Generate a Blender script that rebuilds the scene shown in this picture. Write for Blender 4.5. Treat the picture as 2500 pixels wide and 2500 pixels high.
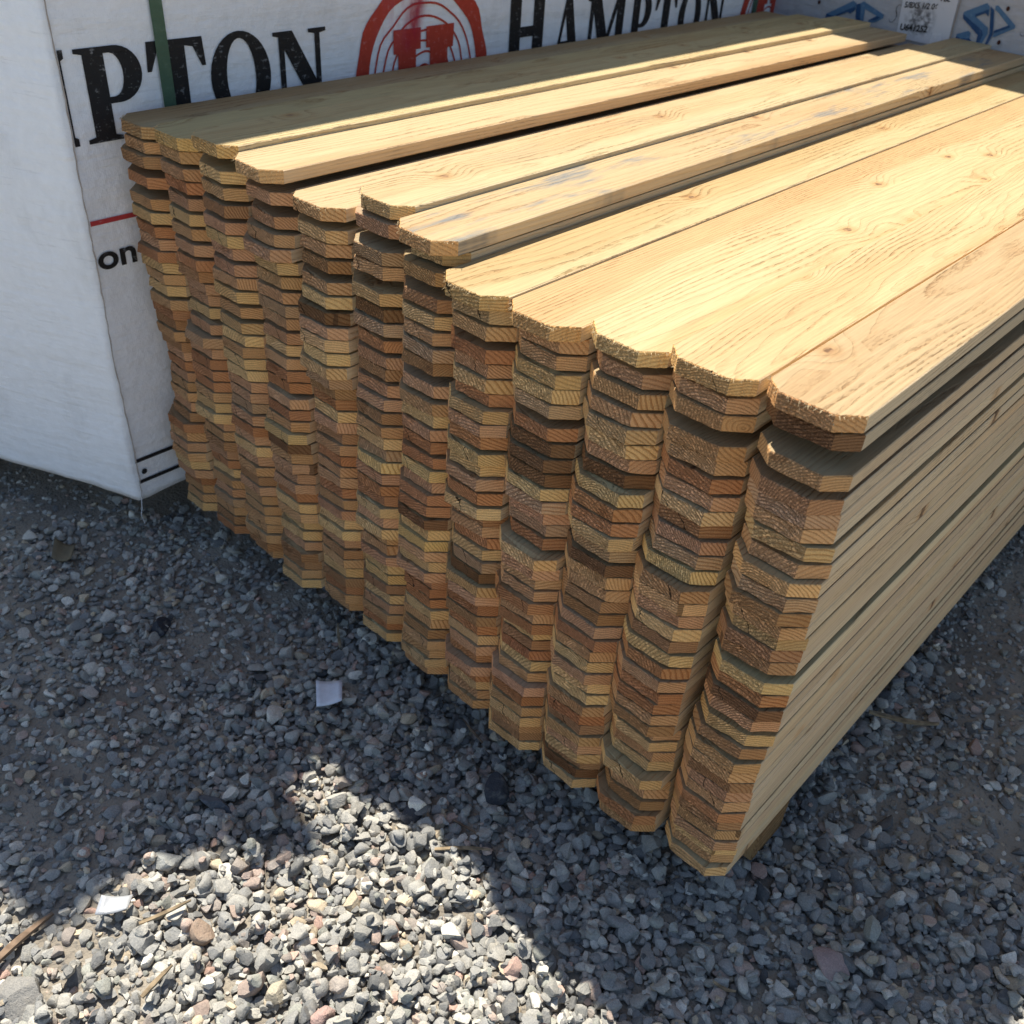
import bpy, bmesh, math, random
import numpy as np
from mathutils import Vector, noise

# ------------------------------------------------------------------ scene, camera, sky, sun
S = bpy.context.scene
COL = S.collection
for o in list(bpy.data.objects):
    bpy.data.objects.remove(o)

cd = bpy.data.cameras.new('camera')
cam = bpy.data.objects.new('camera', cd)
COL.objects.link(cam)
cam.location = (0.2398, -0.7308, 1.0759)
cam.rotation_euler = (0.9390, -0.0629, 0.7402)
cd.sensor_width = 36.0
cd.lens = 36.0 * 2384.16 / 2500.0
cd.clip_start = 0.02
cd.clip_end = 500.0
cd.dof.use_dof = True
cd.dof.focus_distance = 1.15
cd.dof.aperture_fstop = 9.0
S.camera = cam

SUN = Vector((-0.465, 0.215, 1.0)).normalized()          # direction towards the sun
W = bpy.data.worlds.new('World')
S.world = W
W.use_nodes = True
wt = W.node_tree
sky = wt.nodes.new('ShaderNodeTexSky')
sky.sky_type = 'NISHITA'
sky.sun_disc = False
sky.sun_elevation = math.asin(SUN.z)
sky.sun_rotation = math.atan2(SUN.x, SUN.y)
sky.air_density = 1.0
sky.dust_density = 0.6
bg = wt.nodes['Background']
bg.inputs['Strength'].default_value = 0.092
wt.links.new(sky.outputs[0], bg.inputs['Color'])

sl = bpy.data.lights.new('sun', 'SUN')
sl.energy = 4.9
sl.angle = math.radians(0.55)
sl.color = (1.0, 0.95, 0.86)
so = bpy.data.objects.new('sun', sl)
COL.objects.link(so)
so.location = (-3, 2, 6)
so.rotation_euler = SUN.to_track_quat('Z', 'Y').to_euler()

S.view_settings.view_transform = 'Standard'
S.view_settings.look = 'None'
S.view_settings.exposure = 0.77
S.view_settings.gamma = 1.0
S.view_settings.use_curve_mapping = False
S.cycles.max_bounces = 6
S.cycles.diffuse_bounces = 4
S.cycles.use_denoising = True

GZ = -0.060            # mean top of the gravel; z = 0 is the underside of the lowest pickets
PITCH = 0.0969         # column pitch
L = 1.829              # picket length
T = 0.0172             # picket thickness
rng = random.Random(11)


def cap(c):
    return (c[0], c[1], c[2], 1.0)


# ------------------------------------------------------------------ node helper
class NT:
    def __init__(s, name):
        s.m = bpy.data.materials.new(name)
        s.m.use_nodes = True
        s.t = s.m.node_tree
        s.b = s.t.nodes['Principled BSDF']

    def n(s, kind, **kw):
        nd = s.t.nodes.new('ShaderNode' + kind)
        for k, v in kw.items():
            setattr(nd, k, v)
        return nd

    def put(s, sock, v):
        if hasattr(v, 'is_output') or isinstance(v, bpy.types.NodeSocket):
            s.t.links.new(v, sock)
        else:
            sock.default_value = v

    def f(s, op, a, b=0.0, c=0.0, clamp=False):
        nd = s.n('Math', operation=op, use_clamp=clamp)
        for i, v in enumerate((a, b, c)):
            s.put(nd.inputs[i], v)
        return nd.outputs[0]

    def vec(s, x, y, z):
        nd = s.n('CombineXYZ')
        for i, v in enumerate((x, y, z)):
            s.put(nd.inputs[i], v)
        return nd.outputs[0]

    def sep(s, v):
        nd = s.n('SeparateXYZ')
        s.put(nd.inputs[0], v)
        return nd.outputs

    def noise(s, v, scale=1.0, detail=2.0, rough=0.5):
        nd = s.n('TexNoise')
        s.put(nd.inputs['Vector'], v)
        nd.inputs['Scale'].default_value = scale
        nd.inputs['Detail'].default_value = detail
        nd.inputs['Roughness'].default_value = rough
        return nd.outputs['Fac']

    def step(s, v, a, b, lo=0.0, hi=1.0):
        nd = s.n('MapRange', interpolation_type='SMOOTHSTEP')
        s.put(nd.inputs[0], v)
        nd.inputs[1].default_value = a
        nd.inputs[2].default_value = b
        nd.inputs[3].default_value = lo
        nd.inputs[4].default_value = hi
        return nd.outputs[0]

    def mix(s, fac, a, b, blend='MIX'):
        nd = s.n('Mix', data_type='RGBA', blend_type=blend)
        s.put(nd.inputs[0], fac)
        s.put(nd.inputs[6], cap(a) if isinstance(a, tuple) and len(a) == 3 else a)
        s.put(nd.inputs[7], cap(b) if isinstance(b, tuple) and len(b) == 3 else b)
        return nd.outputs[2]

    def scale(s, col, fac):
        nd = s.n('VectorMath', operation='SCALE')
        s.put(nd.inputs[0], col)
        s.put(nd.inputs[3], fac)
        return nd.outputs[0]

    def mul(s, a, b):
        nd = s.n('VectorMath', operation='MULTIPLY')
        s.put(nd.inputs[0], a)
        s.put(nd.inputs[1], b)
        return nd.outputs[0]

    def bump(s, h, strength, dist):
        nd = s.n('Bump')
        nd.inputs['Strength'].default_value = strength
        nd.inputs['Distance'].default_value = dist
        s.put(nd.inputs['Height'], h)
        s.put(s.b.inputs['Normal'], nd.outputs[0])

    def out(s, col, rough=0.8, spec=0.25):
        s.put(s.b.inputs['Base Color'], col)
        s.put(s.b.inputs['Roughness'], rough)
        s.b.inputs['Specular IOR Level'].default_value = spec
        return s.m

    def pos(s):
        return s.n('TexCoord').outputs['Object']


# ------------------------------------------------------------------ wood: one solid ring pattern, three cuts of it
def wood(name, cut, joined=False, fixed=None):
    k = NT(name)
    if joined:
        P = k.n('Attribute', attribute_name='local').outputs['Vector']
        base = k.n('Attribute', attribute_name='tone').outputs['Color']
        seed = k.n('Attribute', attribute_name='seed').outputs['Fac']
        stain = 0.0
    else:
        P = k.pos()
        oi = k.n('ObjectInfo')
        base = oi.outputs['Color']
        seed = oi.outputs['Random']
        stain = oi.outputs['Alpha']
    if fixed:
        base = k.n('RGB').outputs[0]
        base.default_value = cap(fixed)
    w1 = k.n('TexWhiteNoise', noise_dimensions='1D')
    k.put(w1.inputs['W'], k.f('MULTIPLY', seed, 91.7))
    r1, r2, r3 = k.sep(w1.outputs['Color'])
    w2 = k.n('TexWhiteNoise', noise_dimensions='1D')
    k.put(w2.inputs['W'], k.f('MULTIPLY_ADD', seed, 63.1, 17.3))
    r4, r5, r6 = k.sep(w2.outputs['Color'])
    x, y, z = k.sep(P)
    off = k.f('MULTIPLY', seed, 40.0)
    xo = k.f('ADD', x, off)
    wob = k.noise(k.vec(k.f('MULTIPLY', xo, 13.0), k.f('MULTIPLY', y, 2.6), k.f('MULTIPLY', z, 13.0)), 1.0, 2.0)
    wob2 = k.noise(k.vec(k.f('MULTIPLY', xo, 75.0), k.f('MULTIPLY', y, 9.0), k.f('MULTIPLY', z, 75.0)), 1.0, 2.0)
    yy = k.f('SUBTRACT', y, 0.9)
    cx = k.f('MULTIPLY_ADD', yy, k.f('MULTIPLY_ADD', r2, 0.06, -0.03), k.f('MULTIPLY_ADD', r1, 0.13, -0.065))
    cz = k.f('MULTIPLY_ADD', yy, k.f('MULTIPLY_ADD', r4, 0.040, -0.020), k.f('MULTIPLY_ADD', r3, -0.10, -0.012))
    # knots: cells of a Voronoi pattern across the face, some of them picked
    vo = k.n('TexVoronoi', voronoi_dimensions='2D', feature='F1')
    k.put(vo.inputs['Vector'], k.vec(xo, k.f('MULTIPLY_ADD', y, 0.75, k.f('MULTIPLY', r6, 9.0)), 0.0))
    vo.inputs['Scale'].default_value = 6.4
    pick = k.f('GREATER_THAN', k.sep(vo.outputs['Color'])[0], 0.36)
    dk = k.f('ADD', k.f('MULTIPLY', vo.outputs['Distance'], 1 / 6.4), k.f('MULTIPLY_ADD', wob2, 0.006, -0.003))
    infl = k.f('MULTIPLY', k.step(dk, 0.0, 0.045, 1.0, 0.0), pick)
    ring = k.f('SQRT', k.f('ADD', k.f('POWER', k.f('SUBTRACT', x, cx), 2.0), k.f('POWER', k.f('SUBTRACT', z, cz), 2.0)))
    ring = k.f('ADD', ring, k.f('MULTIPLY_ADD', wob, 0.019, k.f('MULTIPLY_ADD', wob2, 0.0030, k.f('MULTIPLY', infl, 0.008))))
    fr = k.f('FRACT', k.f('DIVIDE', ring, k.f('MULTIPLY_ADD', r5, 0.0026, 0.0026)))
    late = k.f('MULTIPLY', k.step(fr, 0.45, 0.90), k.step(fr, 0.93, 1.0, 1.0, 0.0))
    broad = k.noise(k.vec(k.f('MULTIPLY', xo, 9.0), k.f('MULTIPLY', y, 1.3), k.f('MULTIPLY', z, 9.0)), 1.0, 3.0)
    fibre = k.noise(k.vec(k.f('MULTIPLY', xo, 420.0), k.f('MULTIPLY', y, 14.0), k.f('MULTIPLY', z, 420.0)), 1.0, 2.0)
    torn = k.noise(k.vec(k.f('MULTIPLY', xo, 300.0), k.f('MULTIPLY', y, 70.0), k.f('MULTIPLY', z, 300.0)), 1.0, 2.0)
    grit = k.noise(P, 620.0, 3.0, 0.7)
    patch = k.step(k.noise(k.vec(k.f('MULTIPLY', xo, 16.0), k.f('MULTIPLY', y, 4.0), z), 1.0, 3.0), 0.45, 0.65)
    hub = (0.93, 0.66, 0.44, 1.0)
    if cut in ('face', 'edge'):
        edge = cut == 'edge'
        if not fixed:
            base = k.mix(0.68 if edge else 0.36, base, (0.72, 0.565, 0.35) if edge else (0.55, 0.435, 0.22))
            base = k.scale(base, 1.06 if edge else 0.775)
        col = k.mix(k.step(broad, 0.46, 0.74, 0.0, 0.55), base, k.mul(base, (0.88, 0.68, 0.54)))
        hb = k.f('MULTIPLY', k.step(k.f('ADD', k.f('MULTIPLY', k.f('SUBTRACT', x, 0.02), k.f('MULTIPLY_ADD', k.f('GREATER_THAN', r6, 0.5), 2.0, -1.0)), k.f('MULTIPLY_ADD', wob, 0.07, -0.035)), 0.006, 0.024), k.step(r1, .25, .75))
        col = k.mix(k.f('MULTIPLY', hb, 0.30 if edge else 0.50), col, k.mul(base, (0.88, 0.67, 0.52)))
        ls = k.f('MULTIPLY', late, k.f('MULTIPLY_ADD', patch, 0.28, 0.14))
        col = k.mix(ls, col, k.mul(col, (0.66, 0.49, 0.33)))
        dash = k.f('MULTIPLY', k.f('MULTIPLY', k.f('MULTIPLY_ADD', late, 0.85, 0.15), k.step(torn, 0.47, 0.60)), k.f('MULTIPLY_ADD', patch, 0.80, 0.16))
        col = k.mix(k.f('MULTIPLY', dash, 0.25 if edge else 0.48), col, k.mul(col, (0.48, 0.35, 0.24)))
        col = k.scale(col, k.f('MULTIPLY_ADD', fibre, 0.30 if edge else 0.50, 0.85 if edge else 0.75))
        halo = k.f('MULTIPLY', k.step(dk, 0.004, 0.018, 0.5, 0.0), pick)
        col = k.mix(halo, col, k.mul(col, (0.80, 0.55, 0.34)))
        core = k.f('MULTIPLY', k.step(k.f('ADD', dk, k.f('MULTIPLY', r2, 0.003)), 0.0042, 0.0066, 0.85, 0.0), pick)
        col = k.mix(core, col, k.mix(k.step(torn, 0.40, 0.62), (0.10, 0.05, 0.025), (0.30, 0.17, 0.08)))
        st = k.f('MULTIPLY', k.step(k.noise(k.vec(k.f('MULTIPLY', xo, 22.0), k.f('MULTIPLY', y, 5.0), z), 1.0, 4.0, 0.6), 0.52, 0.66), stain)
        col = k.mix(k.f('MULTIPLY', st, k.step(fibre, 0.3, 0.6, 0.35, 0.85)), col, (0.13, 0.15, 0.16))
        h = k.f('ADD', k.f('MULTIPLY', dash, -1.6), k.f('ADD', k.f('MULTIPLY', late, -0.45), k.f('MULTIPLY_ADD', fibre, 0.7, k.f('MULTIPLY', torn, 0.45))))
        k.bump(k.f('ADD', h, k.f('MULTIPLY', core, -1.0)), 0.62, 0.0013)
        return k.out(col, 0.72, 0.22)
    if cut == 'end':
        col = k.mix(k.step(broad, 0.40, 0.7, 0.0, 0.7), k.mul(base, (1.46, 1.19, 1.02)), k.mul(base, (1.26, 0.88, 0.66)))
        ls = k.f('MULTIPLY', late, k.f('MULTIPLY_ADD', r2, 0.55, 0.22))
        col = k.mix(ls, col, k.mul(col, (0.54, 0.43, 0.36)))
        fuzz = k.step(k.noise(k.vec(k.f('MULTIPLY', xo, 300.0), k.f('MULTIPLY', y, 300.0), k.f('MULTIPLY', z, 420.0)), 1.0, 4.0, 0.75), 0.46, 0.62)
        col = k.mix(k.f('MULTIPLY', fuzz, 0.55), col, k.mul(base, (1.40, 1.26, 1.10)))
        pit = k.step(k.noise(P, 330.0, 4.0, 0.7), 0.56, 0.70)
        col = k.mix(k.f('MULTIPLY', pit, 0.60), col, k.mul(col, (0.34, 0.27, 0.22)))
        dirty = k.step(k.noise(k.vec(k.f('MULTIPLY', xo, 30.0), y, k.f('MULTIPLY', z, 60.0)), 1.0, 3.0), 0.52, 0.74)
        col = k.mix(k.f('MULTIPLY', dirty, k.f('MULTIPLY', r6, 0.62)), col, k.mul(col, (0.42, 0.33, 0.27)))
        split = k.f('MULTIPLY', k.f('LESS_THAN', k.f('ABSOLUTE', k.f('ADD', k.f('SUBTRACT', x, k.f('MULTIPLY_ADD', r4, 0.06, -0.03)), k.f('MULTIPLY_ADD', wob2, 0.02, k.f('MULTIPLY', z, 0.5)))), 0.0007), k.f('GREATER_THAN', r3, 0.74))
        col = k.mix(k.f('MULTIPLY', split, 0.9), col, (0.03, 0.02, 0.013))
        h = k.f('ADD', k.f('MULTIPLY', late, -0.8), k.f('MULTIPLY_ADD', fuzz, 0.9, k.f('MULTIPLY', pit, -0.9)))
        k.bump(h, 1.0, 0.0026)
        return k.out(col, 0.92, 0.1)
    # the sawn corner cuts: the same grain in a more saturated orange
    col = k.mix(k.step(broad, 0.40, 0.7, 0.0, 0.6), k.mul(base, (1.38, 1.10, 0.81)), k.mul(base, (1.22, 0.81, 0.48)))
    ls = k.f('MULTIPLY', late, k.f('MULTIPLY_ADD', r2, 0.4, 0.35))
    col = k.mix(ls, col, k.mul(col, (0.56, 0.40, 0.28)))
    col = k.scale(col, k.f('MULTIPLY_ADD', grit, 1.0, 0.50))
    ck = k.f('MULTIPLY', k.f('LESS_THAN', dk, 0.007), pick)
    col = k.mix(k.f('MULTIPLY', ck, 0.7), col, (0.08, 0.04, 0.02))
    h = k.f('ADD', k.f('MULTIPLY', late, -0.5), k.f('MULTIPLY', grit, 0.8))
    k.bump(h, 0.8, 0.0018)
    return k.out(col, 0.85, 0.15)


def bark_mat(name, tint):
    k = NT(name)
    P = k.pos()
    x, y, z = k.sep(P)
    n = k.noise(k.vec(k.f('MULTIPLY', x, 60.0), k.f('MULTIPLY', y, 60.0), k.f('MULTIPLY', z, 200.0)), 1.0, 4.0)
    c = k.mix(k.step(n, .35, .65), tint, tuple(a * .5 for a in tint))
    k.bump(n, .6, .002)
    return k.out(c, .85, .15)


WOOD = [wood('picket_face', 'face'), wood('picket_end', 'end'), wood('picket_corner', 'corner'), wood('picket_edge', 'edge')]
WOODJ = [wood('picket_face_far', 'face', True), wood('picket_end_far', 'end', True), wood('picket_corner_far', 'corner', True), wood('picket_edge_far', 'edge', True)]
OLDWOOD = [wood('bearer_face', 'face', fixed=(0.36, 0.25, 0.13)), wood('bearer_end', 'end', fixed=(0.33, 0.24, 0.13))]


def link(name, me, parent=None, mats=()):
    o = bpy.data.objects.new(name, me)
    COL.objects.link(o)
    if parent:
        o.parent = parent
    for m in mats:
        me.materials.append(m)
    return o


def tag(o, label=None, cat=None, group=None, kind=None):
    if label:
        o['label'] = label
    if cat:
        o['category'] = cat
    if group:
        o['group'] = group
    if kind:
        o['kind'] = kind
    return o


def mesh(name, v, f, smooth=False, idx=None):
    me = bpy.data.meshes.new(name)
    me.from_pydata([tuple(p) for p in v], [], [tuple(p) for p in f])
    if idx is not None:
        me.polygons.foreach_set('material_index', idx)
    if smooth:
        me.polygons.foreach_set('use_smooth', [True] * len(me.polygons))
    me.update()
    return me


# ------------------------------------------------------------------ ground: dirt sheet with gravel
def h_dirt(x, y):
    d = max(0.0, 1.0 - max(0.0, math.hypot(x + 0.5, y - 0.2) - 2.5) / 1.5)
    h = noise.noise((x * 3.1, y * 3.1, 2.0)) * 0.007 + noise.noise((x * 14, y * 14, 5.0)) * 0.0025
    if d > 0.5:
        h += noise.noise((x * 55, y * 55, 9.0)) * 0.0012
    return GZ - 0.027 + h * d


def bare(x, y):
    """1 where dirt lies over the stones, 0 where clean stone covers everything."""
    n = noise.noise((x * 2.3 + 4.0, y * 2.3, 1.0)) * 0.75 + noise.noise((x * 6.5, y * 6.5, 3.0)) * 0.45
    lean = -0.08
    if x < -0.60:
        lean += 0.88 * min(1.0, (-0.60 - x) / 0.30)
    if x > 0.02 and y > 0.15:
        lean += 0.82 * min(1.0, (y - 0.15) / 0.30)
    return min(1.0, max(0.0, n * 0.9 + lean))


k = NT('dirt')
P = k.pos()
dn = k.noise(P, 7.0, 4.0)
fine = k.noise(P, 260.0, 4.0, 0.65)
spk = k.noise(P, 140.0, 2.0)
c = k.mix(k.step(dn, 0.35, 0.68), (0.235, 0.205, 0.165), (0.36, 0.315, 0.25))
c = k.mix(k.step(spk, 0.56, 0.72, 0.0, 0.6), c, (0.10, 0.10, 0.10))
c = k.mix(k.step(fine, 0.60, 0.78, 0.0, 0.5), c, (0.40, 0.37, 0.32))
k.bump(k.f('ADD', fine, k.f('MULTIPLY', spk, 1.2)), 0.9, 0.004)
DIRT = k.out(c, 0.95, 0.1)

def flat_yard():
    k = NT('yard_gravel')
    P = k.pos()
    vo = k.n('TexVoronoi', feature='F1')
    k.put(vo.inputs['Vector'], P)
    vo.inputs['Scale'].default_value = 62.0
    c = k.mix(k.f('MULTIPLY', k.sep(vo.outputs['Color'])[0], 1.0), (0.25, 0.245, 0.23), (0.46, 0.44, 0.40))
    c = k.mix(k.step(vo.outputs['Distance'], .35, .7, 0.0, .6), c, (0.22, 0.19, 0.15))
    k.bump(k.f('MULTIPLY', vo.outputs['Distance'], -1.0), 1.0, 0.012)
    return k.out(c, 0.9, 0.15)


gx = np.concatenate([[-40, -20, -10, -6, -4, -3], np.arange(-2.4, 1.3, 0.0125), [1.8, 3, 5, 10, 20, 40]])
gy = np.concatenate([[-40, -20, -10, -5, -3, -1.8], np.arange(-1.25, 1.7, 0.0125), [2.2, 3, 5, 10, 20, 40]])
nx, ny = len(gx), len(gy)
v = [(float(a), float(b), h_dirt(a, b)) for b in gy for a in gx]
ii = np.arange(nx * ny).reshape(ny, nx)
f = np.stack([ii[:-1, :-1], ii[:-1, 1:], ii[1:, 1:], ii[1:, :-1]], -1).reshape(-1, 4)
YARD = flat_yard()
cen = [(gx[i] + gx[i + 1]) / 2 for i in range(nx - 1)], [(gy[i] + gy[i + 1]) / 2 for i in range(ny - 1)]
mi = [0 if (-2.35 < cen[0][i] < 1.25 and -1.25 < cen[1][j] < 1.65) else 1 for j in range(ny - 1) for i in range(nx - 1)]
ground = link('ground', mesh('ground', v, f.tolist(), True, mi), None, [DIRT, YARD])
tag(ground, 'grey brown dirt under scattered gravel', kind='structure')

k = NT('stone')
P = k.pos()
at = k.n('Attribute', attribute_name='tone').outputs['Color']
s1 = k.noise(P, 420.0, 3.0, 0.7)
s2 = k.noise(P, 900.0, 2.0, 0.6)
s3 = k.noise(P, 110.0, 3.0)
c = k.mix(k.step(s1, 0.42, 0.62, 0.0, 0.55), at, k.mul(at, (1.45, 1.42, 1.36)))
c = k.mix(k.step(s2, 0.54, 0.70, 0.0, 0.55), c, k.mul(at, (0.42, 0.43, 0.45)))
c = k.mix(k.step(s3, 0.50, 0.72, 0.0, 0.30), c, (0.30, 0.27, 0.22))
k.bump(k.f('ADD', s3, k.f('ADD', k.f('MULTIPLY', s1, 0.55), k.f('MULTIPLY', s2, 0.2))), 0.85, 0.0024)
STONE = k.out(c, 0.82, 0.25)


def proto(seed, sub, planes):
    r = np.random.RandomState(seed)
    bm = bmesh.new()
    bmesh.ops.create_icosphere(bm, subdivisions=sub, radius=1.0)
    V = np.array([q.co[:] for q in bm.verts])
    F = np.array([[q.index for q in fc.verts] for fc in bm.faces])
    bm.free()
    for _ in range(planes):
        n = r.normal(size=3)
        n /= np.linalg.norm(n)
        d = r.uniform(0.34, 0.74)
        e = V @ n - d
        V = V - np.maximum(e, 0)[:, None] * n[None] * 0.96
    V *= 1 + r.normal(size=(len(V), 1)) * (0.012 if sub > 2 else 0.025)
    V -= (V.max(0) + V.min(0)) / 2
    V /= np.abs(V).max(0)
    return V, F


PRO = {3: [proto(i, 3, 11) for i in range(34)], 2: [proto(100 + i, 2, 9) for i in range(40)], 1: [proto(200 + i, 1, 2) for i in range(12)]}
PAL = np.array([(0.190, 0.195, 0.198), (0.250, 0.252, 0.246), (0.135, 0.140, 0.146), (0.320, 0.316, 0.300), (0.31, 0.250, 0.225),
                (0.36, 0.31, 0.24), (0.46, 0.45, 0.42), (0.075, 0.08, 0.088), (0.32, 0.225, 0.195), (0.26, 0.235, 0.220), (0.225, 0.235, 0.222)])
PW = np.array([.22, .25, .08, .19, .035, .045, .06, .025, .012, .04, .07])
PW /= PW.sum()


def rotm(r, tilt):
    a = r.uniform(0, 2 * math.pi)
    tx, ty = r.normal(0, tilt, 2)
    ca, sa = math.cos(a), math.sin(a)
    Rz = np.array([[ca, -sa, 0], [sa, ca, 0], [0, 0, 1]])
    Rx = np.array([[1, 0, 0], [0, math.cos(tx), -math.sin(tx)], [0, math.sin(tx), math.cos(tx)]])
    Ry = np.array([[math.cos(ty), 0, math.sin(ty)], [0, 1, 0], [-math.sin(ty), 0, math.cos(ty)]])
    return Rx @ Ry @ Rz


CM = np.array(cam.rotation_euler.to_matrix())
CL = np.array(cam.location)


def in_view(x, y, m=1.22):
    q = CM.T @ (np.array((x, y, GZ)) - CL)
    if q[2] > -0.1:
        return False
    u, w = q[0] / -q[2] * 2384 / 1250, q[1] / -q[2] * 2384 / 1250
    return abs(u) < m and abs(w) < m


X0, Y0, HS = -2.3, -1.2, 0.003
HN = (int(3.4 / HS), int(2.9 / HS))
hgt = np.full(HN, -9.0)
base_h = np.array([[h_dirt(X0 + i * HS * 10, Y0 + j * HS * 10) for j in range(HN[1] // 10 + 2)] for i in range(HN[0] // 10 + 2)])
hgt = np.repeat(np.repeat(base_h, 10, 0), 10, 1)[:HN[0], :HN[1]].copy()

vs, fs, cs = [], [], []
nv = 0
r = np.random.RandomState(5)
KEEP_OUT = []          # discs where single stones and scraps are laid


def under_stacks(x, y):
    return (-1.12 < x < -0.05 and y > 0.14) or x < -1.25 and y > -0.02 or y > 1.86


def lay(x, y, d, sub, sink, tone=None, asp=None, tilt=0.28, lift=None):
    V, F = PRO[sub][-1 if asp else r.randint(34 if sub == 3 else len(PRO[sub]))]
    a = asp or (r.uniform(0.85, 1.35), r.uniform(0.75, 1.05), r.uniform(0.50, 0.85))
    sc = np.array(a) * d * 0.5
    V2 = (V * sc) @ rotm(r, tilt).T
    zmin, zmax = V2[:, 2].min(), V2[:, 2].max()
    rad = d * 0.42
    i, j = int((x - X0) / HS), int((y - Y0) / HS)
    w = max(1, int(rad / HS))
    if i - w < 0 or j - w < 0 or i + w >= HN[0] or j + w >= HN[1]:
        return None
    patch = hgt[i - w:i + w + 1, j - w:j + w + 1]
    if lift is None:
        z = float(np.percentile(patch, 55)) - zmin - sink * (zmax - zmin)
    else:
        z = lift
    yy2, xx2 = np.meshgrid(np.arange(-w, w + 1), np.arange(-w, w + 1))
    rr = (xx2 ** 2 + yy2 ** 2) / float(w * w)
    dome = np.where(rr <= 1.0, z + zmax * np.sqrt(np.maximum(0, 1 - rr * 0.85)), -9)
    hgt[i - w:i + w + 1, j - w:j + w + 1] = np.maximum(patch, dome)
    V2 = V2 + np.array((x, y, z))
    if tone is None:
        tone = PAL[r.choice(len(PAL), p=PW)] * r.uniform(0.96, 1.46) * np.array((1.04, 1.0, 0.92))
    return V2, F, np.array(tone)


def add(res):
    global nv
    if res is None:
        return
    V2, F, tone = res
    vs.append(V2)
    fs.append(F + nv)
    cs.append(np.repeat(tone[None], len(V2), 0))
    nv += len(V2)


def flush(name, label):
    global nv
    V = np.concatenate(vs).astype(np.float32)
    F = np.concatenate(fs).astype(np.int32)
    Cc = np.concatenate(cs).astype(np.float32)
    me = bpy.data.meshes.new(name)
    me.vertices.add(len(V))
    me.vertices.foreach_set('co', V.ravel())
    me.loops.add(F.size)
    me.loops.foreach_set('vertex_index', F.ravel())
    me.polygons.add(len(F))
    me.polygons.foreach_set('loop_start', np.arange(0, F.size, 3, dtype=np.int32))
    me.polygons.foreach_set('use_smooth', np.ones(len(F), bool))
    me.update(calc_edges=True)
    me.set_sharp_from_angle(angle=math.radians(38))
    ca = me.color_attributes.new('tone', 'FLOAT_COLOR', 'POINT')
    ca.data.foreach_set('color', np.concatenate([Cc, np.ones((len(Cc), 1), np.float32)], 1).ravel())
    o = link(name, me, None, [STONE])
    tag(o, label, kind='stuff')
    print(name, len(F))
    vs.clear(); fs.clear(); cs.clear()
    nv = 0
    return o


# notable single stones: x, y, size, aspect, tone, label
SINGLES = [
    (-0.325, -0.040, 0.045, (1.10, 0.80, 0.42), (0.050, 0.053, 0.060), 'flat charcoal black stone with square edges, in shade below the picket ends'),
    (-0.590, -0.330, 0.046, (1.25, 0.62, 0.50), (0.095, 0.105, 0.120), 'long dark slate stone just inside the shade beside the sunlit gravel'),
    (-0.522, -0.640, 0.058, (1.05, 0.85, 0.40), (0.235, 0.225, 0.205), 'broad flat grey slab stone beside the brown bark strip'),
    (-0.436, -0.450, 0.030, (1.0, 0.9, 0.9), (0.34, 0.25, 0.185), 'orange stone standing out among grey sunlit gravel'),
    (-0.386, -0.148, 0.034, (1.0, 0.85, 0.6), (0.060, 0.062, 0.072), 'square black stone at the tip of the sunlit gravel'),
    (-0.553, -0.425, 0.034, (1.1, 0.95, 0.6), (0.36, 0.36, 0.33), 'pale angular stone on the shadow edge of the sunlit gravel'),
    (-0.957, -0.187, 0.036, (1.2, 0.8, 0.6), (0.035, 0.037, 0.045), 'glossy black lump lying in the dirt before the wrapped stack'),
    (-0.250, -0.415, 0.027, (1.15, 0.95, 0.8), (0.38, 0.26, 0.225), 'salmon pink granite stone in the middle of the sunlit gravel'),
    (0.150, 0.060, 0.042, (1.2, 0.9, 0.6), (0.33, 0.24, 0.22), 'pinkish flat stone alone in the shaded gravel beyond the picket corner'),
    (-0.310, -0.430, 0.026, (1.25, 0.85, 0.7), (0.40, 0.35, 0.26), 'yellowish tan stone among pale sunlit gravel'),
]
# fine stones first, then the larger ones on top
def scatter(n, box, sizer, sub, sink, dens):
    c = 0
    for _ in range(n):
        x, y = r.uniform(box[0], box[1]), r.uniform(box[2], box[3])
        if under_stacks(x, y) or not in_view(x, y):
            continue
        b = bare(x, y)
        if r.rand() > dens(b):
            continue
        d = sizer(b)
        add(lay(x, y, d, sub, sink + 0.25 * b))
        c += 1
    return c


FULL = (-2.1, 1.0, -1.1, 1.75)
NEAR = (-1.35, 0.75, -1.1, 0.75)
scatter(30000, FULL, lambda b: r.uniform(0.004, 0.008), 1, 0.25, lambda b: 0.9 - 0.3 * b)
scatter(30000, FULL, lambda b: r.uniform(0.007, 0.012), 2, 0.22, lambda b: 1.0 - 0.72 * b)
scatter(36000, NEAR, lambda b: min(0.027, r.lognormal(math.log(0.0136 - 0.003 * b), 0.28)), 2, 0.16, lambda b: 1.0 - 0.86 * b)
scatter(2000, NEAR, lambda b: min(0.030, r.lognormal(math.log(0.0195), 0.16)), 3, 0.16, lambda b: 1.0 - 0.85 * b)
scatter(6000, FULL, lambda b: min(0.026, r.lognormal(math.log(0.014), 0.25)), 2, 0.2, lambda b: 0.9 - 0.70 * b)
scatter(20000, FULL, lambda b: r.uniform(0.005, 0.010), 1, 0.12, lambda b: 0.9 - 0.75 * b)
flush('gravel', 'loose grey crushed stone gravel covering the yard')

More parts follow.
